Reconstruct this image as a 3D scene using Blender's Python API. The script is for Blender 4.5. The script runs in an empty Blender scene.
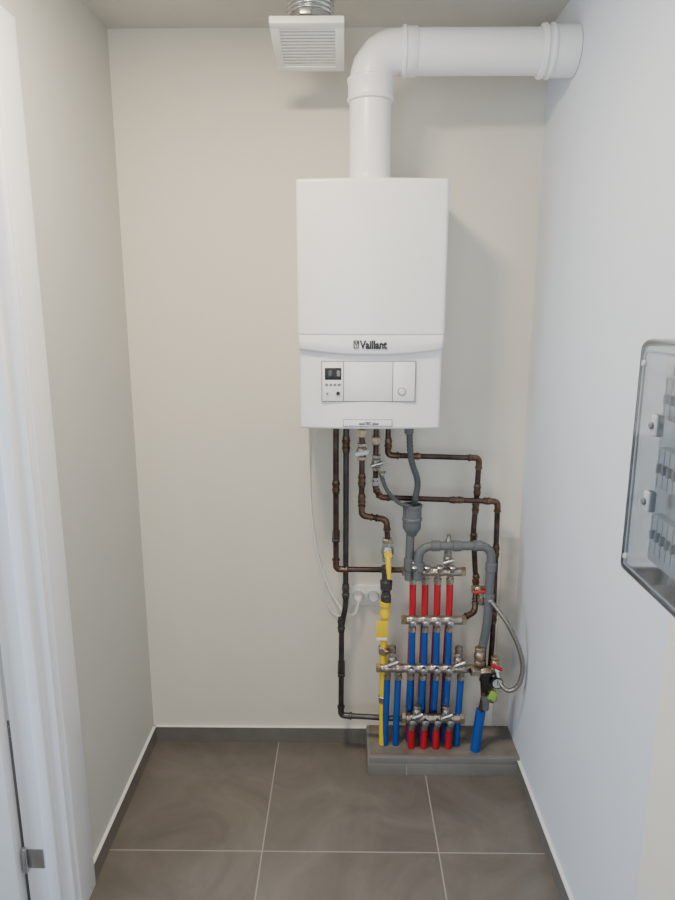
import bpy, bmesh, math, random
from mathutils import Vector, Matrix
random.seed(3)
S=bpy.context.scene; COL=S.collection
# ---------------------------------------------------------------- materials
def mat(name,col,rough=.5,metal=0,var=0,vscale=8,bump=0,bscale=60,coat=0):
    m=bpy.data.materials.new(name); m.use_nodes=True; nt=m.node_tree; b=nt.nodes['Principled BSDF']
    b.inputs['Base Color'].default_value=(*col,1); b.inputs['Roughness'].default_value=rough; b.inputs['Metallic'].default_value=metal
    b.inputs['Coat Weight'].default_value=coat
    tc=nt.nodes.new('ShaderNodeTexCoord')
    if var:
        n=nt.nodes.new('ShaderNodeTexNoise'); n.inputs['Scale'].default_value=vscale; n.inputs['Detail'].default_value=5
        nt.links.new(tc.outputs['Object'],n.inputs['Vector'])
        r=nt.nodes.new('ShaderNodeValToRGB'); r.color_ramp.elements[0].position=.3; r.color_ramp.elements[1].position=.7
        r.color_ramp.elements[0].color=(*[max(0,c*(1-var)) for c in col],1); r.color_ramp.elements[1].color=(*[min(1,c*(1+var)) for c in col],1)
        nt.links.new(n.outputs['Fac'],r.inputs['Fac']); nt.links.new(r.outputs['Color'],b.inputs['Base Color'])
    if bump:
        n=nt.nodes.new('ShaderNodeTexNoise'); n.inputs['Scale'].default_value=bscale; n.inputs['Detail'].default_value=3
        nt.links.new(tc.outputs['Object'],n.inputs['Vector'])
        bp=nt.nodes.new('ShaderNodeBump'); bp.inputs['Strength'].default_value=bump; bp.inputs['Distance'].default_value=.002
        nt.links.new(n.outputs['Fac'],bp.inputs['Height']); nt.links.new(bp.outputs['Normal'],b.inputs['Normal'])
    return m
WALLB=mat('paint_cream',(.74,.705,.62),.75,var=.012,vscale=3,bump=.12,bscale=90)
WALLL=mat('paint_left_shaded',(.55,.55,.525),.75,var=.012,vscale=3,bump=.12,bscale=90)  # grey darkened so the left wall looks more shaded
WALLR=mat('paint_right_daylit',(.68,.72,.79),.75,var=.012,vscale=3,bump=.25,bscale=60)  # bluish tint puts the cool daylight into the wall colour
WALLN=mat('paint_warm_lit',(.76,.73,.66),.7)  # cream stands in for warmer light on the near right wall
CEIL=mat('paint_ceiling',(.58,.57,.54),.8)
TRIMW=mat('white_lacquer',(.84,.86,.90),.3)
BOIL=mat('boiler_white',(.83,.83,.825),.28,coat=.2)
BOILG=mat('boiler_line_grey',(.20,.20,.21),.5)
VENTG=mat('vent_shadow_grey',(.25,.25,.25),.6)
PLG=mat('pale_plastic',(.74,.74,.75),.4)
MIDG=mat('mid_grey_plastic',(.42,.43,.44),.45)
DUCT=mat('duct_white',(.80,.80,.81),.3)
BLACK=mat('black_plastic',(.012,.012,.013),.4)
DGREY=mat('dark_grey_plastic',(.04,.04,.042),.4)
LCD=mat('lcd_screen',(.03,.035,.035),.15)
COP=mat('tarnished_copper',(.080,.055,.048),.32,.8,var=.5,vscale=22)
COPB=mat('copper_fitting',(.15,.092,.068),.30,.85,var=.5,vscale=40)
IRON=mat('dark_steel_pipe',(.075,.07,.07),.36,.75,var=.3,vscale=22)
BRASS=mat('brass',(.46,.37,.26),.3,.95,var=.15,vscale=40)
NICK=mat('nickel_manifold',(.42,.37,.325),.3,.95,var=.2,vscale=30)
STEEL=mat('steel',(.50,.50,.50),.28,1)
GALV=mat('galvanised_duct',(.62,.63,.64),.22,1)
PVC=mat('grey_pvc',(.125,.135,.145),.45)
PVCD=mat('grey_hose',(.085,.09,.095),.5)
RED=mat('red_sleeve',(.50,.010,.024),.4)
BLUE=mat('blue_sleeve',(.008,.075,.34),.4)
YEL=mat('yellow_gas',(.85,.60,.01),.38)
WHT=mat('white_plastic',(.80,.80,.78),.35)
TAUPE=mat('tile_trim',(.160,.148,.135),.45,var=.12,vscale=9)
PTILE=mat('plinth_tile',(.205,.195,.18),.45,var=.12,vscale=9)
CONC=mat('plinth_top',(.18,.162,.138),.85,var=.3,vscale=14,bump=.6,bscale=40)
GROUT=mat('grout_light',(.36,.34,.31),.8)
GREEN=mat('green_tag',(.25,.5,.05),.5)
BOARD=mat('bare_plaster',(.58,.535,.455),.85,var=.1,vscale=12)
LAMPM=mat('assumed_lamp_diffuser',(.9,.88,.8),.5)  # for the assumed ceiling fixture
def braid():
    m=mat('braided_steel',(.55,.54,.52),.35,.9); nt=m.node_tree;b=nt.nodes['Principled BSDF']
    tc=nt.nodes.new('ShaderNodeTexCoord');w=nt.nodes.new('ShaderNodeTexChecker');w.inputs['Scale'].default_value=320
    w.inputs[1].default_value=(.5,.47,.42,1);w.inputs[2].default_value=(.14,.12,.10,1)
    nt.links.new(tc.outputs['Object'],w.inputs['Vector']);nt.links.new(w.outputs['Color'],b.inputs['Base Color']);return m
BRAID=braid()
def tiles():
    m=bpy.data.materials.new('floor_tiles'); m.use_nodes=True; nt=m.node_tree; N=nt.nodes; L=nt.links; b=N['Principled BSDF']
    tc=N.new('ShaderNodeTexCoord'); sp=N.new('ShaderNodeSeparateXYZ'); L.new(tc.outputs['Object'],sp.inputs[0])
    def mth(op,a,bv=None):
        n=N.new('ShaderNodeMath'); n.operation=op
        for i,v in enumerate((a,bv)):
            if v is None: continue
            if isinstance(v,(int,float)): n.inputs[i].default_value=v
            else: L.new(v,n.inputs[i])
        return n.outputs[0]
    T=.573
    def axis(o,off):
        t=mth('DIVIDE',mth('ADD',o,off),T); fr=mth('FRACT',t); d=mth('MINIMUM',fr,mth('SUBTRACT',1.0,fr)); return mth('LESS_THAN',d,.0022/T),mth('FLOOR',t)
    gx,ix=axis(sp.outputs[0],.265+T*6); gy,iy=axis(sp.outputs[1],.56+T*8)
    g=mth('MAXIMUM',gx,gy)
    cb=N.new('ShaderNodeCombineXYZ'); L.new(mth('MULTIPLY',ix,3.7),cb.inputs[0]); L.new(mth('MULTIPLY',iy,5.3),cb.inputs[1])
    va=N.new('ShaderNodeVectorMath'); L.new(tc.outputs['Object'],va.inputs[0]); L.new(cb.outputs[0],va.inputs[1])
    n1=N.new('ShaderNodeTexNoise'); n1.inputs['Scale'].default_value=3.2; n1.inputs['Detail'].default_value=8; n1.inputs['Roughness'].default_value=.68; n1.inputs['Distortion'].default_value=.8
    L.new(va.outputs[0],n1.inputs['Vector'])
    r=N.new('ShaderNodeValToRGB'); r.color_ramp.elements[0].position=.3; r.color_ramp.elements[1].position=.72
    r.color_ramp.elements[0].color=(.120,.105,.091,1); r.color_ramp.elements[1].color=(.205,.184,.163,1)
    L.new(n1.outputs['Fac'],r.inputs['Fac'])
    mx=N.new('ShaderNodeMix'); mx.data_type='RGBA'; L.new(g,mx.inputs[0]); L.new(r.outputs[0],mx.inputs[6]); mx.inputs[7].default_value=(.34,.32,.29,1)
    L.new(mx.outputs[2],b.inputs['Base Color']); b.inputs['Roughness'].default_value=.30
    bp=N.new('ShaderNodeBump'); bp.inputs['Strength'].default_value=.4; bp.inputs['Distance'].default_value=.002; bp.invert=True
    L.new(g,bp.inputs['Height']); L.new(bp.outputs[0],b.inputs['Normal'])
    return m
TILE=tiles()
def clear():
    m=bpy.data.materials.new('clear_polycarbonate'); m.use_nodes=True; nt=m.node_tree; N=nt.nodes; L=nt.links
    for n in list(N): N.remove(n)
    o=N.new('ShaderNodeOutputMaterial'); t=N.new('ShaderNodeBsdfTransparent'); t.inputs[0].default_value=(.90,.91,.92,1)
    g=N.new('ShaderNodeBsdfGlossy'); g.inputs['Roughness'].default_value=.10; f=N.new('ShaderNodeFresnel'); f.inputs['IOR'].default_value=1.58
    mx=N.new('ShaderNodeMixShader'); L.new(f.outputs[0],mx.inputs[0]); L.new(t.outputs[0],mx.inputs[1]); L.new(g.outputs[0],mx.inputs[2]); L.new(mx.outputs[0],o.inputs[0])
    return m
CLEAR=clear()
# ---------------------------------------------------------------- helpers
def grp(name):
    e=bpy.data.objects.new(name,None); e.empty_display_size=.05; COL.objects.link(e); return e
def finish(bm,name,m,parent,smooth=False,ang=40):
    bmesh.ops.recalc_face_normals(bm,faces=bm.faces)
    me=bpy.data.meshes.new(name); bm.to_mesh(me); bm.free(); me.materials.append(m)
    if smooth:
        me.shade_smooth()
        try: me.set_sharp_from_angle(angle=math.radians(ang))
        except Exception: pass
    ob=bpy.data.objects.new(name,me); COL.objects.link(ob)
    if parent: ob.parent=parent
    return ob
def box(name,x0,x1,y0,y1,z0,z1,m,parent=None,bev=0,rot=None,seg=3):
    bm=bmesh.new(); bmesh.ops.create_cube(bm,size=1)
    sx,sy,sz=x1-x0,y1-y0,z1-z0
    bmesh.ops.scale(bm,vec=(sx,sy,sz),verts=bm.verts)
    if bev: bmesh.ops.bevel(bm,geom=bm.edges[:],offset=bev,segments=seg,affect='EDGES',profile=.5)
    if rot: bmesh.ops.transform(bm,matrix=rot,verts=bm.verts)
    bmesh.ops.translate(bm,vec=((x0+x1)/2,(y0+y1)/2,(z0+z1)/2),verts=bm.verts)
    return finish(bm,name,m,parent,bool(bev))
def sweep(path,r,seg=14,caps=True,rf=None):
    bm=bmesh.new(); n=len(path); P=[Vector(p) for p in path]
    T=[]
    for i in range(n):
        a=P[max(i-1,0)]; b=P[min(i+1,n-1)]; T.append((b-a).normalized())
    up=Vector((0,1,0)) if abs(T[0].y)<.9 else Vector((1,0,0))
    nrm=(up-T[0]*up.dot(T[0])).normalized(); rings=[]
    for i in range(n):
        nrm=(nrm-T[i]*nrm.dot(T[i])).normalized(); bi=T[i].cross(nrm)
        rr=rf(i) if rf else r
        rings.append([bm.verts.new(P[i]+(nrm*math.cos(2*math.pi*k/seg)+bi*math.sin(2*math.pi*k/seg))*rr) for k in range(seg)])
    for a,b in zip(rings,rings[1:]):
        for k in range(seg): bm.faces.new((a[k],a[(k+1)%seg],b[(k+1)%seg],b[k]))
    if caps: bm.faces.new(rings[0]); bm.faces.new(rings[-1])
    return bm
def fillet(pts,R,n=7):
    P=[Vector(p) for p in pts]; out=[P[0]]
    for i in range(1,len(P)-1):
        a=(P[i-1]-P[i]); b=(P[i+1]-P[i]); ra=min(R,a.length*.48,b.length*.48)
        p0=P[i]+a.normalized()*ra; p2=P[i]+b.normalized()*ra
        for k in range(n+1):
            t=k/n; out.append(p0*(1-t)**2+P[i]*2*t*(1-t)+p2*t*t)
    out.append(P[-1]); return out
def catmull(pts,n=8):
    P=[Vector(p) for p in pts]; P=[P[0]*2-P[1]]+P+[P[-1]*2-P[-2]]; out=[]
    for i in range(1,len(P)-2):
        for k in range(n):
            t=k/n; a,b,c,d=P[i-1:i+3]
            out.append(.5*((2*b)+(c-a)*t+(2*a-5*b+4*c-d)*t*t+(3*b-a-3*c+d)*t**3))
    out.append(P[-2]); return out
def tube(name,pts,r,m,parent,R=.0,seg=14,smooth_path=False):
    path=catmull(pts) if smooth_path else (fillet(pts,R) if R else pts)
    return finish(sweep(path,r,seg),name,m,parent,True,60)
def lathe(name,p,axis,prof,m,parent,seg=16,ang=35):
    bm=bmesh.new(); ax=Vector(axis).normalized(); p=Vector(p)
    u=Vector((0,0,1)) if abs(ax.z)<.9 else Vector((0,1,0))
    u=(u-ax*u.dot(ax)).normalized(); v=ax.cross(u); rings=[]
    for t,r in prof:
        r=max(r,.0003)
        rings.append([bm.verts.new(p+ax*t+(u*math.cos(2*math.pi*k/seg)+v*math.sin(2*math.pi*k/seg))*r) for k in range(seg)])
    for a,b in zip(rings,rings[1:]):
        for k in range(seg): bm.faces.new((a[k],a[(k+1)%seg],b[(k+1)%seg],b[k]))
    bm.faces.new(rings[0]); bm.faces.new(rings[-1])
    return finish(bm,name,m,parent,seg>8,ang)
def sleeve(p,ax,L,r,m,parent,name='sleeve'):
    p=Vector(p);ax=Vector(ax).normalized()
    return lathe(name,p-ax*L/2,ax,[(0,r*.9),(L*.05,r),(L*.2,r),(L*.22,r*1.14),(L*.34,r*1.14),(L*.38,r),(L*.62,r),(L*.66,r*1.14),(L*.78,r*1.14),(L*.8,r),(L*.95,r),(L,r*.9)],m,parent)
def run(name,pts,r,parent,m=COP,fm=COPB,R=None):
    R=R or r*2.4
    tube(name,pts,r,m,parent,R)
    P=[Vector(p) for p in pts]
    for i in range(1,len(P)-1):
        a=(P[i-1]-P[i]);b=(P[i+1]-P[i]);
        if a.angle(b)>2.9: continue
        ra=min(R,a.length*.48,b.length*.48)
        tube(name+'_elbow',[P[i]+a.normalized()*(ra+r),P[i],P[i]+b.normalized()*(ra+r)],r*1.14,fm,parent,R)
        for d in(a,b):
            d=d.normalized(); q=P[i]+d*(ra+r*1.2)
            lathe(name+'_collar',q-d*r*.45,d,[(0,r*1.15),(r*.15,r*1.38),(r*.75,r*1.38),(r*.9,r*1.1)],fm,parent)
def hexnut(p,ax,L,r,m,parent,name='nut'):
    p=Vector(p);ax=Vector(ax).normalized()
    return lathe(name,p-ax*L/2,ax,[(0,r*.86),(L*.12,r),(L*.88,r),(L,r*.86)],m,parent,seg=6)
def valve(p,ax,s,m,parent,handle=None,hdir=(0,-1,0),lever=(0,0,1),hm=None):
    p=Vector(p);ax=Vector(ax).normalized()
    lathe('valve_body',p-ax*s*1.6,ax,[(0,s*.75),(s*.5,s*.75),(s*.7,s*.95),(s*1.1,s*1.1),(s*1.6,s*1.2),(s*2.1,s*1.1),(s*2.5,s*.95),(s*2.7,s*.75),(s*3.2,s*.75)],m,parent)
    hexnut(p-ax*s*1.5,ax,s*.8,s*1.12,m,parent); hexnut(p+ax*s*1.5,ax,s*.8,s*1.12,m,parent)
    if handle:
        h=Vector(hdir).normalized(); 
        lathe('valve_stem',p+h*s*.8,h,[(0,s*.45),(s*1.0,s*.4),(s*1.0,s*.6),(s*1.25,s*.6)],STEEL,parent,10)
        l=Vector(lever).normalized(); q=p+h*s*2.0
        bm=sweep([q-l*s*1.5,q-l*s*.8,q,q+l*s*.8,q+l*s*1.5],s*.4,10,rf=lambda i:s*[.42,.55,.4,.55,.42][i]); finish(bm,'butterfly_handle',hm,parent,True)
# ---------------------------------------------------------------- room
XL,XR,CZ=-.773,.66,2.61
box('floor',-2.4,.80,-3.4,.12,-.1,0,TILE)
box('ceiling',-2.4,.80,-3.4,.12,CZ,CZ+.1,CEIL)
box('wall_back',XL-.12,XR+.12,0,.12,0,CZ,WALLB)
DY0,DY1,DZ=-.79,-1.70,2.30
wl=grp('wall_left')
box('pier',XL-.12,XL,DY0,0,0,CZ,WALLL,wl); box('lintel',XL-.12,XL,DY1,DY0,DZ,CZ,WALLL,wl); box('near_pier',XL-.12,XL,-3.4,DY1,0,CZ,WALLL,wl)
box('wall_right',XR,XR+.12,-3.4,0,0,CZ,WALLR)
box('wall_right_warm_light_panel',XR-.006,XR,-3.0,-1.14,0,CZ,WALLN)  # thin panel added to carry the warm light beyond this edge
box('baseboard_back',XL,.09,-.010,0,0,.065,TAUPE)
box('baseboard_left',XL,XL+.010,-.69,-.010,0,.065,TAUPE)
box('baseboard_right',XR-.010,XR,-1.14,-.20,0,.065,TAUPE)
g=grp('trim_1')
box('grout_back',XL+.01,.09,-.011,-.0,.065,.0675,WHT,g); box('grout_left',XL,XL+.011,-.69,-.010,.065,.0675,WHT,g); box('grout_right',XR-.011,XR,-1.14,-.20,.065,.0675,WHT,g)
box('wall_back_bare_patch',.597,XR,-.006,0,.08,.875,BOARD)
d=grp('door_1')
box('casing_side',XL,XL+.014,DY0-.004,-.69,0,DZ+.08,TRIMW,d,.003)
box('casing_top',XL,XL+.014,DY1-.09,DY0,DZ,DZ+.08,TRIMW,d,.003)
box('jamb',XL-.125,XL+.004,DY0-.022,DY0,0,DZ,TRIMW,d,.002)
box('jamb_stop',XL-.06,XL-.03,DY0-.036,DY0-.02,0,DZ,TRIMW,d,.002)
box('leaf',XL-.94,XL-.135,DY0-.055,DY0-.015,.01,DZ-.02,TRIMW,d,.002)
for z in(.21,1.9):
    box('hinge_leaf',XL-.118,XL-.072,DY0-.0245,DY0-.020,z-.032,z+.032,STEEL,d,.001)
    lathe('hinge_knuckle',(XL-.123,DY0-.030,z-.04),(0,0,1),[(0,.005),(.004,.007),(.076,.007),(.08,.005)],STEEL,d,12)
pl=grp('pipe_plinth')
box('concrete_core',.10,XR,-.19,0,0,.074,CONC,pl)
for i,(a,b) in enumerate(((.09,.235),(.238,.655))):
    box('front_tile',a,b,-.20,-.19,0,.048,PTILE,pl,.001)
box('side_tile',.09,.10,-.19,0,0,.072,PTILE,pl,.001)
box('front_cap',.092,XR-.002,-.201,-.184,.050,.077,PTILE,pl,.001)
box('grout_joint',.09,XR,-.1995,-.19,.0,.072,GROUT,pl)
# ---------------------------------------------------------------- boiler
bo=grp('wall_hung_boiler')
x0,x1,z0,z1,D0=-.145,.304,1.354,2.094,.355
xc=(x0+x1)/2; hw=(x1-x0)/2
def ss(a,b,t): t=max(0,min(1,(t-a)/(b-a))); return t*t*(3-2*t)
def front(x,z):
    u=(x-xc)/hw; d=D0-.016*u*u
    def rnd(e,r): return 0 if e>=r else -(r-math.sqrt(max(0,r*r-(r-e)**2)))
    d+=rnd(x-x0,.012)+rnd(x1-x,.012)+rnd(z1-z,.010)+rnd(z-z0,.008)
    zc=1.588+.016*abs(u)**2.2
    d-=(1-ss(zc-.004,zc+.001,z))*.015
    if z>1.648: d-=.002
    if abs(z-1.647)<.0016: d-=.007
    if zc<z<1.645: d+=.004*math.sin(math.pi*(z-zc)/(1.645-zc))
    return -d
zs=sorted(set([round(z0+i*.0024,5) for i in range(int((z1-z0)/.0024))]+[z1,1.6440,1.6456,1.6464,1.6476,1.6484,1.650]+[z1-.010*(1-math.cos(a*.1571)) for a in range(1,10)]))
xs=sorted(set([x0+(x1-x0)*i/64 for i in range(65)]+[x0+.012*(1-math.cos(a*.1745)) for a in range(1,9)]+[x1-.012*(1-math.cos(a*.1745)) for a in range(1,9)]))
def tp(x,z): 
    k=1-.022*(1-ss(1.59,1.66,z)); return xc+(x-xc)*k
bm=bmesh.new(); V=[[bm.verts.new((tp(x,z),front(x,z),z)) for x in xs] for z in zs]
for i in range(len(zs)-1):
    for j in range(len(xs)-1): bm.faces.new((V[i][j],V[i][j+1],V[i+1][j+1],V[i+1][j]))
finish(bm,'front_cover',BOIL,bo,True,180)
bm=bmesh.new()
def strip(a,b):
    A=[bm.verts.new(p) for p in a];B=[bm.verts.new(p) for p in b]
    for k in range(len(a)-1): bm.faces.new((A[k],A[k+1],B[k+1],B[k]))
for xx in(x0,x1): strip([(tp(xx,z),front(xx,z),z) for z in zs],[(tp(xx,z),-.004,z) for z in zs])
for zz in(z0,z1): strip([(tp(x,zz),front(x,zz),zz) for x in xs],[(tp(x,zz),-.004,zz) for x in xs])
finish(bm,'casing',BOIL,bo)
YP=front(.075,1.50)
def fp(px,py): return (-.07+(px-322)*.003075, 1.565-(py-362)*.00305)
def plate(name,a,b,m,out=.001,bev=.002):
    (xa,za),(xb,zb)=fp(*a),fp(*b)
    box(name,xa,xb,YP-out,YP+.012,zb,za,m,bo,bev,seg=2)
plate('panel_surround',(321.2,361.2),(415.8,402.8),BOILG,.0010)
plate('display_module',(322,362),(343.2,402),BOIL,.0022)
plate('panel_door',(343.8,362),(392.4,402),BOIL,.0022)
plate('panel_end',(393,362),(415,402),BOIL,.0022)
plate('lcd_bezel',(324.5,368),(341.5,380.5),BLACK,.003)
plate('lcd',(326,369.5),(335,379),LCD,.0036)
plate('lcd_info',(336.5,370.5),(340.2,377),BOILG,.0036)
for k in range(4): plate('button',(325+k*4.2,384),(328+k*4.2,386.5),BOILG,.0035,bev=.001)
for p,r,m in(((338,394),.0060,BLACK),((327,394),.003,BOILG),((402,392),.010,PLG)):
    x,z=fp(*p); lathe('knob',(x,YP-.002,z),(0,-1,0),[(0,r),(.004,r),(.006,r*.8)],m,bo,20)
x,z=fp(402,392); lathe('knob_ring',(x,YP-.0022,z),(0,-1,0),[(0,.0125),(.001,.0125),(.0012,.011)],BOILG,bo,24)
plate('type_label',(343,420.8),(393,428.2),BOILG,.0020,bev=.0005); plate('type_label_face',(343.6,421.4),(392.4,427.6),BOIL,.0028,bev=.0005)
def text(name,s,x,y,z,size,m,parent,off=0,sx=1):
    c=bpy.data.curves.new(name,'FONT'); c.body=s; c.size=size; c.extrude=.0006; c.offset=off; c.align_x='LEFT'
    t=bpy.data.objects.new(name+'_tmp',c); COL.objects.link(t); bpy.context.view_layer.update()
    me=bpy.data.meshes.new_from_object(t.evaluated_get(bpy.context.evaluated_depsgraph_get())); bpy.data.objects.remove(t)
    me.materials.clear(); me.materials.append(m)
    me.transform(Matrix.Translation((x,y,z))@Matrix.Rotation(math.pi/2,4,'X')@Matrix.Diagonal((sx,1,1,1)))
    o=bpy.data.objects.new(name,me); COL.objects.link(o); o.parent=parent; return o
yl=front(.08,1.62)-.0010
text('badge_text','Vaillant',.046,yl,1.606,.034,BLACK,bo,.0014,.80)
tube('badge_mark',[(.027,yl,1.608),(.041,yl,1.608),(.041,yl,1.630),(.027,yl,1.630),(.027,yl,1.608)],.0018,BLACK,bo,seg=6)
tube('badge_mark_v',[(.0305,yl,1.626),(.034,yl,1.612),(.0375,yl,1.626)],.0018,BLACK,bo,seg=6)
text('type_text','ecoTEC plus',.045,YP-.0034,1.369,.013,BLACK,bo,.0003,.9)
# ---------------------------------------------------------------- flue
fl=grp('boiler_flue_duct'); fx,fy,fz,fr=.073,-.268,2.447,.061
tube('duct',[(fx,fy,2.08),(fx,fy,fz),(XR-.001,fy,fz)],fr,DUCT,fl,.085,36)
lathe('base_collar',(fx,fy,2.092),(0,0,1),[(0,.068),(.006,.068),(.010,.063),(.02,.062)],DUCT,fl,36)
lathe('elbow_socket',(fx,fy,2.312),(0,0,1),[(0,.0615),(.003,.067),(.010,.069),(.014,.066),(.05,.066),(.055,.069),(.062,.069),(.066,.062)],DUCT,fl,36)
lathe('elbow_socket_top',(fx+.088,fy,fz),(1,0,0),[(0,.0615),(.003,.068),(.010,.069),(.014,.065),(.04,.065),(.045,.0615)],DUCT,fl,36)
lathe('wall_socket',(.555,fy,fz),(1,0,0),[(0,.0615),(.003,.070),(.012,.072),(.016,.067),(.024,.067),(.028,.072),(.034,.072),(.037,.0675),(.103,.0675)],DUCT,fl,36)
# ---------------------------------------------------------------- extract vent
ve=grp('extractor_fan_vent'); C=Vector((-.104,-.318,2.447)); Rm=Matrix.Rotation(math.radians(-14),4,'X')
def vb(name,xa,xb,ya,yb,za,zb,m,bev=.002):
    o=box(name,xa,xb,ya,yb,za,zb,m,ve,bev,seg=2); o.data.transform(Matrix.Translation(C)@Rm); return o
W,H2=.100,.108
vb('frame_near',-W,W,-H2,-H2+.026,-.008,.012,WHT); vb('frame_far',-W,W,H2-.024,H2,-.008,.012,WHT)
vb('frame_l',-W,-W+.025,-H2+.02,H2-.02,-.008,.012,WHT); vb('frame_r',W-.025,W,-H2+.02,H2-.02,-.008,.012,WHT)
vb('housing',-W+.01,W-.01,-H2+.01,H2-.01,.008,.018,VENTG)
for k in range(12):
    y=-H2+.034+k*.0138; vb('slat',-W+.022,W-.022,y-.0044,y+.0044,-.006,-.002,WHT,.001)
path=[(C.x+.006,C.y+.005,2.46+i*.004) for i in range(38)]
finish(sweep(path,.066,32,rf=lambda i:.066 if i%3 else .060),'flexible_duct',GALV,ve,True,60)
lathe('clamp',(C.x+.006,C.y+.005,2.500),(0,0,1),[(0,.066),(.001,.071),(.012,.071),(.013,.066)],STEEL,ve,32)
box('clamp_screw',C.x-.02,C.x+.012,C.y-.078,C.y-.062,2.498,2.515,STEEL,ve,.002)
# ---------------------------------------------------------------- copper pipework
cp=grp('copper_pipework')
run('flow',[(-.031,-.10,1.362),(-.031,-.10,.787),(.222,-.10,.785)],.0105,cp)
run('ret',[(.005,-.10,1.362),(.005,-.10,.72),(.005,-.10,.64),(-.010,-.10,.56),(-.012,-.10,.185),(.225,-.12,.185)],.0105,cp,IRON,IRON)
for z in(1.255,.70,.565): sleeve((.005 if z>.6 else -.011,-.10,z),(0,0,1),.06,.0128,COPB if z>1 else IRON,cp,'coupling')
sleeve((-.031,-.10,1.10),(0,0,1),.05,.0128,COPB,cp,'coupling')
run('gas_copper',[(.060,-.12,1.362),(.061,-.12,1.000),(.150,-.12,.985),(.156,-.12,.90)],.0100,cp)
sleeve((.061,-.12,1.13),(0,0,1),.05,.0125,COPB,cp,'coupling')
sleeve((.061,-.12,1.06),(0,0,1),.04,.0125,COPB,cp,'coupling')
valve((.060,-.12,1.235),(0,0,1),.016,NICK,cp,'butterfly',lever=(1,0,.2),hm=PLG)
hexnut((.060,-.12,1.30),(0,0,1),.03,.017,BRASS,cp)
run('hot',[(.110,-.10,1.362),(.110,-.10,1.095),(.128,-.10,1.062),(.548,-.10,1.048),(.556,-.10,.52),(.550,-.10,.30)],.0098,cp)
valve((.112,-.10,1.19),(0,0,1),.015,NICK,cp,'butterfly',lever=(1,0,.3),hm=STEEL)
hexnut((.110,-.10,1.27),(0,0,1),.03,.016,BRASS,cp); hexnut((.110,-.10,1.12),(0,0,1),.03,.015,STEEL,cp)
lathe('fill_knob',(.125,-.12,1.155),(.6,-.8,0),[(0,.008),(.02,.008),(.02,.014),(.035,.012)],STEEL,cp,12)
sleeve((.40,-.10,1.053),(1,0,0),.05,.012,COPB,cp,'coupling'); sleeve((.51,-.10,1.050),(1,0,0),.03,.012,COPB,cp,'tee')
sleeve((.551,-.10,.86),(0,0,1),.05,.012,COPB,cp,'coupling'); sleeve((.555,-.10,.60),(0,0,1),.05,.012,COPB,cp,'coupling')
run('cold',[(.153,-.08,1.362),(.154,-.08,1.212),(.479,-.08,1.203),(.476,-.08,1.06),(.470,-.08,.93),(.490,-.08,.70),(.485,-.10,.62),(.430,-.12,.602)],.0098,cp)
for z,x in((1.085,.477),(1.02,.474),(.90,.472),(.74,.488)): sleeve((x,-.08,z),(0,0,1),.045,.012,COPB,cp,'coupling')
sleeve((.155,-.08,1.255),(0,0,1),.04,.012,COPB,cp,'coupling'); sleeve((.25,-.08,1.209),(1,0,0),.04,.012,COPB,cp,'coupling')
for x,z in((-.031,.90),(-.011,.36)):
    box('pipe_clip',x-.014,x+.014,-.112,-.006,z-.005,z+.005,IRON,cp,.002)
# ---------------------------------------------------------------- gas line
ga=grp('gas_pipe')
hexnut((.156,-.12,.90),(0,0,1),.03,.021,BRASS,ga); valve((.156,-.12,.865),(0,0,1),.020,STEEL,ga)
bm=sweep([(.156,-.155,.86),(.157,-.165,.83),(.16,-.17,.78)],.007,8,rf=lambda i:[.008,.010,.007][i]); finish(bm,'yellow_lever',YEL,ga,True)
lathe('yellow_cap',(.156,-.138,.865),(0,-1,0),[(0,.010),(.015,.010),(.017,.015),(.024,.014)],YEL,ga,14)
lathe('meter_coupling',(.153,-.12,.665),(0,0,1),[(0,.014),(.005,.019),(.03,.019),(.034,.016),(.05,.016),(.055,.022),(.085,.023),(.09,.017),(.115,.017),(.12,.021),(.14,.021),(.145,.014)],DGREY,ga,20)
tube('yellow_pipe',[(.152,-.12,.67),(.147,-.12,.55),(.147,-.12,.076)],.0125,YEL,ga,.02)
lathe('yellow_union',(.150,-.12,.605),(0,0,1),[(0,.014),(.005,.019),(.025,.019),(.03,.016),(.045,.016),(.05,.021),(.065,.021),(.07,.014)],YEL,ga,18)
box('pipe_tag',.118,.160,-.139,-.137,.535,.600,YEL,ga,.001); box('pipe_tag_end',.118,.160,-.1385,-.136,.522,.534,WHT,ga,.001)
hexnut((.147,-.12,.475),(0,0,1),.03,.021,BRASS,ga); hexnut((.147,-.12,.27),(0,0,1),.028,.018,BRASS,ga)
# ---------------------------------------------------------------- drain
dr=grp('condensate_drain_pipe')
pts=catmull([(.222,-.13,1.362),(.224,-.13,1.30),(.232,-.13,1.21),(.256,-.13,1.13),(.250,-.13,1.07),(.246,-.13,1.045)],14)
finish(sweep(pts,.012,14,rf=lambda i:.0120 if i%2 else .0100),'corrugated_hose',PVCD,dr,True,80)
lathe('hose_cuff',(.222,-.13,1.30),(0,0,1),[(0,.013),(.002,.016),(.03,.016),(.033,.013)],PVC,dr)
lathe('tundish',(.240,-.13,.930),(0,0,1),[(0,.017),(.01,.021),(.02,.028),(.03,.033),(.055,.033),(.058,.036),(.066,.036),(.069,.033),(.105,.033),(.107,.036),(.115,.036),(.116,.028),(.11,.026)],PVC,dr,24)
tube('tundish_tail',[(.236,-.13,.94),(.233,-.13,.78),(.233,-.13,.76)],.0155,PVC,dr)
lathe('tail_socket',(.234,-.13,.80),(0,0,1),[(0,.017),(.002,.020),(.04,.020),(.042,.017)],PVC,dr,20)
tube('waste_pipe',[(.262,-.15,.77),(.266,-.15,.897),(.524,-.15,.899),(.522,-.15,.60),(.512,-.13,.48)],.0160,PVC,dr,.05,18)
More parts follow.
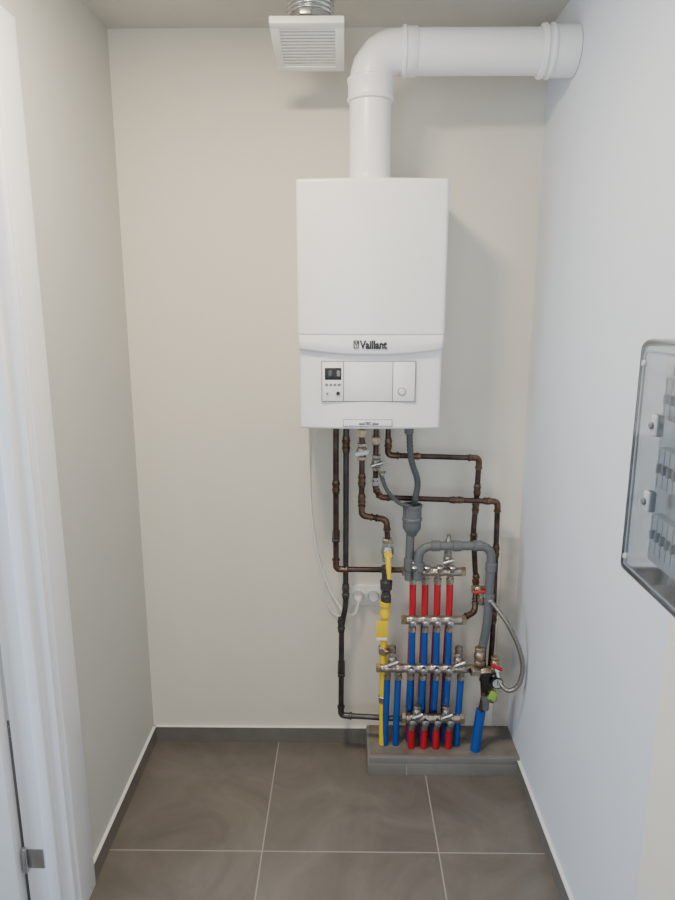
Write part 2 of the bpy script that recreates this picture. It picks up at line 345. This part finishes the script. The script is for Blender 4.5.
for q,a in(((.268,-.15,.82),(0,0,1)),((.325,-.15,.898),(1,0,0)),((.40,-.15,.898),(1,0,0)),((.475,-.15,.899),(1,0,0)),((.524,-.15,.82),(0,0,1)),((.523,-.15,.70),(0,0,1))):
    a=Vector(a); lathe('socket',Vector(q)-a*.016,a,[(0,.0165),(.002,.0197),(.012,.0192),(.03,.0192),(.032,.0165)],PVC,dr,20)
tube('small_hose',[(.127,-.14,1.155),(.15,-.15,1.10),(.19,-.16,1.06),(.23,-.155,1.045),(.24,-.14,1.03)],.007,PVCD,dr,smooth_path=True)
# ---------------------------------------------------------------- manifolds
def manifold(z,xa,xb,outs,y=-.13,r=.016,m=NICK,drop=1):
    g=grp('underfloor_heating_manifold'); prof=[(0,r*.7),(.004,r)]
    for x in outs: t=x-xa; prof+=[(t-.014,r),(t-.011,r*1.12),(t+.011,r*1.12),(t+.014,r)]
    prof+=[(xb-xa-.004,r),(xb-xa,r*.7)]
    lathe('bar',(xa,y,z),(1,0,0),prof,m,g,20)
    hexnut((xa-.006,y,z),(1,0,0),.018,r*1.15,BRASS,g); hexnut((xb+.004,y,z),(1,0,0),.018,r*1.15,BRASS,g)
    for x in outs:
        lathe('outlet',(x,y,z-r*.8),(0,0,-1),[(0,.010),(.012,.010),(.013,.0145),(.030,.0145),(.031,.012),(.036,.012)],m,g,8)
    return g
X4=[.251,.296,.341,.386]; X7=[.162,.203,.249,.295,.344,.389,.438]; X5=[.257,.305,.351,.399]
m1=manifold(.786,.225,.428,X4,y=-.115); m2=manifold(.602,.225,.435,X4,r=.0165); m3=manifold(.406,.135,.490,X7,r=.0165); m4=manifold(.202,.232,.442,X5,y=-.14,r=.018)
for x in(.265,.375): valve((x,-.115,.835),(0,0,1),.014,NICK,m1,'butterfly',lever=(1,0,.3),hm=STEEL)
for x in(.375,): 
    lathe('air_vent',(x,-.12,.86),(0,0,1),[(0,.010),(.01,.014),(.045,.014),(.05,.010),(.06,.006),(.07,.006)],NICK,m1,14)
for x in X4:
    lathe('flow_meter',(x,-.148,.80),(0,-.5,.85),[(0,.008),(.015,.008),(.016,.011),(.028,.011),(.03,.007)],STEEL,m1,10)
for x in(.178,.425): 
    valve((x,-.14,.445),(0,0,1),.015,NICK,m3,'butterfly',lever=(1,0,.4),hm=STEEL)
    lathe('air_vent',(x,-.14,.47),(0,0,1),[(0,.010),(.01,.014),(.03,.014),(.035,.006)],NICK,m3,14)
for x in X7[2:6]: lathe('lockshield',(x,-.145,.412),(0,-1,0),[(0,.009),(.012,.009),(.013,.012),(.022,.012),(.024,.008)],m=STEEL,parent=m3,seg=10)
for x in(.275,.385): valve((x,-.15,.235),(0,0,1),.014,NICK,m4,'butterfly',lever=(1,0,.4),hm=STEEL)
for x in X5: lathe('lockshield',(x,-.157,.204),(0,-1,0),[(0,.010),(.012,.010),(.013,.013),(.022,.013),(.024,.008)],m=STEEL,parent=m4,seg=10)
for x in X4: lathe('lockshield',(x,-.145,.602),(0,-1,0),[(0,.009),(.012,.009),(.013,.012),(.020,.012),(.022,.008)],m=STEEL,parent=m2,seg=10)
hs=grp('heating_loop_pipes')
for x in X4:
    tube('red_loop',[(x,-.115,.737),(x+.001,-.118,.60),(x+.002,-.09,.50),(x+.002,-.07,.074)],.0125,RED,hs)
    tube('blue_loop',[(x,-.13,.555),(x+.002,-.13,.43),(x+.004,-.10,.36),(x+.004,-.095,.074)],.0125,BLUE,hs)
for i,x in enumerate(X7):
    zb=.24 if 2<=i<=5 else .074
    tube('blue_loop',[(x,-.13,.36),(x-.003,-.13,.22 if zb<.1 else zb),(x-.004,-.12,zb)],.0125,BLUE,hs)
for x in X5: tube('red_loop',[(x,-.14,.155),(x,-.138,.074)],.0135,RED,hs)
# ---------------------------------------------------------------- filling / safety group
sg=grp('filling_valve_group'); 
tube('riser',[(.512,-.14,.48),(.523,-.16,.30)],.0125,COPB,sg)
valve((.500,-.15,.470),(0,0,1),.018,BRASS,sg); hexnut((.49,-.15,.406),(1,0,0),.04,.020,NICK,sg)
lathe('tee',(.47,-.15,.406),(1,0,0),[(0,.015),(.03,.016),(.04,.020),(.07,.020),(.08,.015),(.10,.015)],BRASS,sg)
lathe('safety_valve',(.525,-.16,.33),(0,0,1),[(0,.013),(.02,.018),(.04,.018),(.045,.024),(.075,.024),(.08,.015)],BLACK,sg,18)
lathe('gauge_body',(.560,-.165,.385),(0,-1,0),[(0,.010),(.012,.020),(.03,.022),(.034,.021),(.034,.019),(.031,.019)],BLACK,sg,24)
lathe('gauge_face',(.560,-.196,.385),(0,-1,0),[(0,.0185),(.001,.0185)],MIDG,sg,24)
box('gauge_needle',.559,.561,-.199,-.197,.380,.400,BLACK,sg)
valve((.556,-.16,.445),(0,0,1),.014,BRASS,sg,'butterfly',lever=(1,0,-.5),hm=RED)
valve((.487,-.13,.725),(1,0,0),.013,BRASS,sg,'butterfly',lever=(1,0,.1),hm=RED)
lathe('check_valve',(.50,-.13,.665),(0,0,1),[(0,.010),(.01,.014),(.03,.014),(.035,.010)],BRASS,sg)
lathe('drain_funnel',(.530,-.16,.255),(0,0,1),[(0,.012),(.03,.013),(.045,.020),(.06,.020),(.06,.016)],PVC,sg,18)
box('green_tag',.533,.562,-.186,-.183,.31,.345,GREEN,sg,.001,rot=Matrix.Rotation(.4,4,'Y'))
lathe('lower_cross',(.555,-.15,.28),(0,0,1),[(0,.01),(.01,.018),(.03,.018),(.04,.012),(.07,.012)],BRASS,sg,14)
tube('blue_sleeve',[(.515,-.15,.245),(.500,-.15,.074)],.0185,BLUE,sg); tube('blue_sleeve_pipe',[(.522,-.15,.30),(.513,-.15,.23)],.010,COPB,sg)
ho=grp('braided_hose')
hp=[(.500,-.14,.715),(.535,-.17,.685),(.585,-.20,.62),(.625,-.215,.535),(.641,-.22,.46),(.630,-.22,.395),(.598,-.21,.365),(.570,-.19,.385),(.560,-.17,.43)]
tube('hose',hp,.0085,BRAID,ho,smooth_path=True)
for a,b in((0,1),(-1,-2)):
    p=Vector(hp[a]);q=(Vector(hp[b])-p).normalized(); hexnut(p+q*.006,q,.018,.014,STEEL,ho); lathe('ferrule',p+q*.014,q,[(0,.0105),(.028,.0105),(.03,.009)],STEEL,ho,14)
# ---------------------------------------------------------------- socket + cables
so=grp('power_socket')
box('plate',.024,.140,-.012,0,.602,.686,WHT,so,.004); 
for x in(.054,.111):
    lathe('outlet_ring',(x,-.011,.644),(0,-1,0),[(0,.024),(.006,.024),(.007,.021),(.002,.020)],PLG,so,28)
lathe('plug',(.054,-.013,.644),(0,-1,0),[(0,.019),(.02,.019),(.03,.015),(.042,.010),(.044,.006)],WHT,so,20)
lathe('plug',(.111,-.013,.644),(0,-1,0),[(0,.019),(.02,.019),(.026,.014)],WHT,so,20)
tube('boiler_cable',[(-.128,-.05,1.362),(-.13,-.03,1.22),(-.128,-.012,1.05),(-.120,-.010,.93),(-.10,-.010,.80),(-.070,-.010,.70),(-.035,-.02,.63),(.005,-.04,.585),(.040,-.060,.590),(.054,-.058,.638)],.0040,WHT,so,smooth_path=True)
tube('spare_cable',[(-.128,-.006,1.0),(-.115,-.006,.88),(-.08,-.006,.76),(-.078,-.006,.66),(-.055,-.008,.58),(-.01,-.012,.555),(.035,-.016,.575),(.046,-.02,.604)],.003,WHT,so,smooth_path=True)
# ---------------------------------------------------------------- electrical box
eb=grp('electrical_distribution_box'); bx=XR-.006; fx0=.500; ya,yb,za,zb=-1.68,-1.232,1.262,1.680
box('back_tray',bx-.045,bx,ya,yb,za,zb,PLG,eb,.006)
box('rim',bx-.055,bx-.045,ya-.004,yb+.004,za-.004,zb+.004,PLG,eb,.003)
def shell(x0,x1,y0,y1,z0,z1,m,name,bev):
    bm=bmesh.new(); bmesh.ops.create_cube(bm,size=1); bmesh.ops.scale(bm,vec=(x1-x0,y1-y0,z1-z0),verts=bm.verts)
    ed=[e for e in bm.edges if not(all(v.co.x>0 for v in e.verts))]
    bmesh.ops.bevel(bm,geom=ed,offset=bev,segments=5,affect='EDGES',profile=.5)
    bmesh.ops.delete(bm,geom=[f for f in bm.faces if f.normal.x>.9],context='FACES')
    bmesh.ops.translate(bm,vec=((x0+x1)/2,(y0+y1)/2,(z0+z1)/2),verts=bm.verts)
    return finish(bm,name,m,eb,True)
shell(fx0,bx-.055,ya,yb,za,zb,CLEAR,'clear_cover',.018)
shell(fx0+.003,bx-.055,ya+.003,yb-.003,za+.003,zb-.003,CLEAR,'clear_cover_inner',.016)
loop=[(fx0+.004,yb-.022,za+.02),(fx0+.004,yb-.022,zb-.02),(fx0+.004,ya+.02,zb-.02),(fx0+.004,ya+.02,za+.02),(fx0+.004,yb-.022,za+.02)]
tube('cover_rib',loop,.0022,PLG,eb,.014,8)
px0=fx0+.040
box('inner_panel',px0,bx-.05,ya+.02,yb-.026,za+.03,zb-.03,PLG,eb,.004)
for z in(1.355,1.47,1.585):
    box('breaker_row',px0-.016,px0+.004,ya+.03,yb-.060,z-.034,z+.034,WHT,eb,.003)
    for k in range(18):
        y=yb-.068-k*.018
        box('breaker_gap',px0-.0168,px0-.014,y-.0006,y+.0006,z-.032,z+.032,MIDG,eb)
        box('breaker_toggle',px0-.024,px0-.014,y-.013,y-.006,z-.007,z+.009,MIDG,eb,.002)
box('meter_label',px0-.0025,px0+.001,yb-.17,yb-.055,1.622,1.642,MIDG,eb,.001)
for z in(1.545,1.418,):
    box('cover_latch',fx0-.004,fx0+.012,yb-.100,yb-.082,z-.018,z+.018,MIDG,eb,.004)
    lathe('latch_screw',(fx0-.002,yb-.091,z),(-1,0,0),[(0,.006),(.005,.006),(.007,.004)],PVC,eb,14)
for z in(1.30,1.64): lathe('cover_screw',(fx0,yb-.035,z),(-1,0,0),[(0,.006),(.003,.006),(.005,.004)],MIDG,eb,14)
# ---------------------------------------------------------------- light
cl=grp('assumed_ceiling_downlight'); LX,LY=-.28,-1.05  # assumed fixture, added to go with the unseen warm light
lathe('assumed_lamp_rim',(LX,LY,CZ),(0,0,-1),[(0,.15),(.010,.15),(.014,.14),(.012,.13)],WHT,cl,40)
lathe('assumed_lamp_diffuser',(LX,LY,CZ-.002),(0,0,-1),[(0,.13),(.008,.13)],LAMPM,cl,40)
def area(name,loc,target,sx,sy,power,col,shape='RECTANGLE'):
    l=bpy.data.lights.new(name,'AREA'); l.shape=shape; l.size=sx
    if shape=='RECTANGLE': l.size_y=sy
    l.energy=power; l.color=col
    o=bpy.data.objects.new(name,l); COL.objects.link(o); o.location=loc
    o.rotation_euler=(Vector(target)-Vector(loc)).to_track_quat('-Z','Y').to_euler(); return o
area('assumed_rear_daylight',(-.5,-3.6,1.5),(.5,0,1.3),1.6,1.8,33,(.82,.91,1.0))  # area light added for assumed daylight behind the camera; no window is built
area('assumed_hall_daylight',(-2.3,-1.7,1.5),(.6,-1.0,1.2),1.0,1.8,46,(.66,.82,1.0))  # assumed unseen source on the hall side, added to cool the right wall
area('assumed_ceiling_lamp',(LX,LY,CZ-.02),(LX,LY+.1,0),.25,.25,26,(1.0,.84,.62),'DISK')  # assumed warm overhead source, added out of view
w=bpy.data.worlds.new('World'); S.world=w; w.use_nodes=True; bg=w.node_tree.nodes['Background']; bg.inputs[0].default_value=(.82,.89,1,1); bg.inputs[1].default_value=.38
# ---------------------------------------------------------------- camera
c=bpy.data.cameras.new('camera'); co=bpy.data.objects.new('camera',c); COL.objects.link(co)
co.location=(0,-2.3791,1.7355); co.rotation_euler=(math.pi/2-.2161,0,.0111)
c.sensor_fit='VERTICAL'; c.sensor_height=36; c.lens=661.64*36/900; c.clip_start=.02
S.camera=co
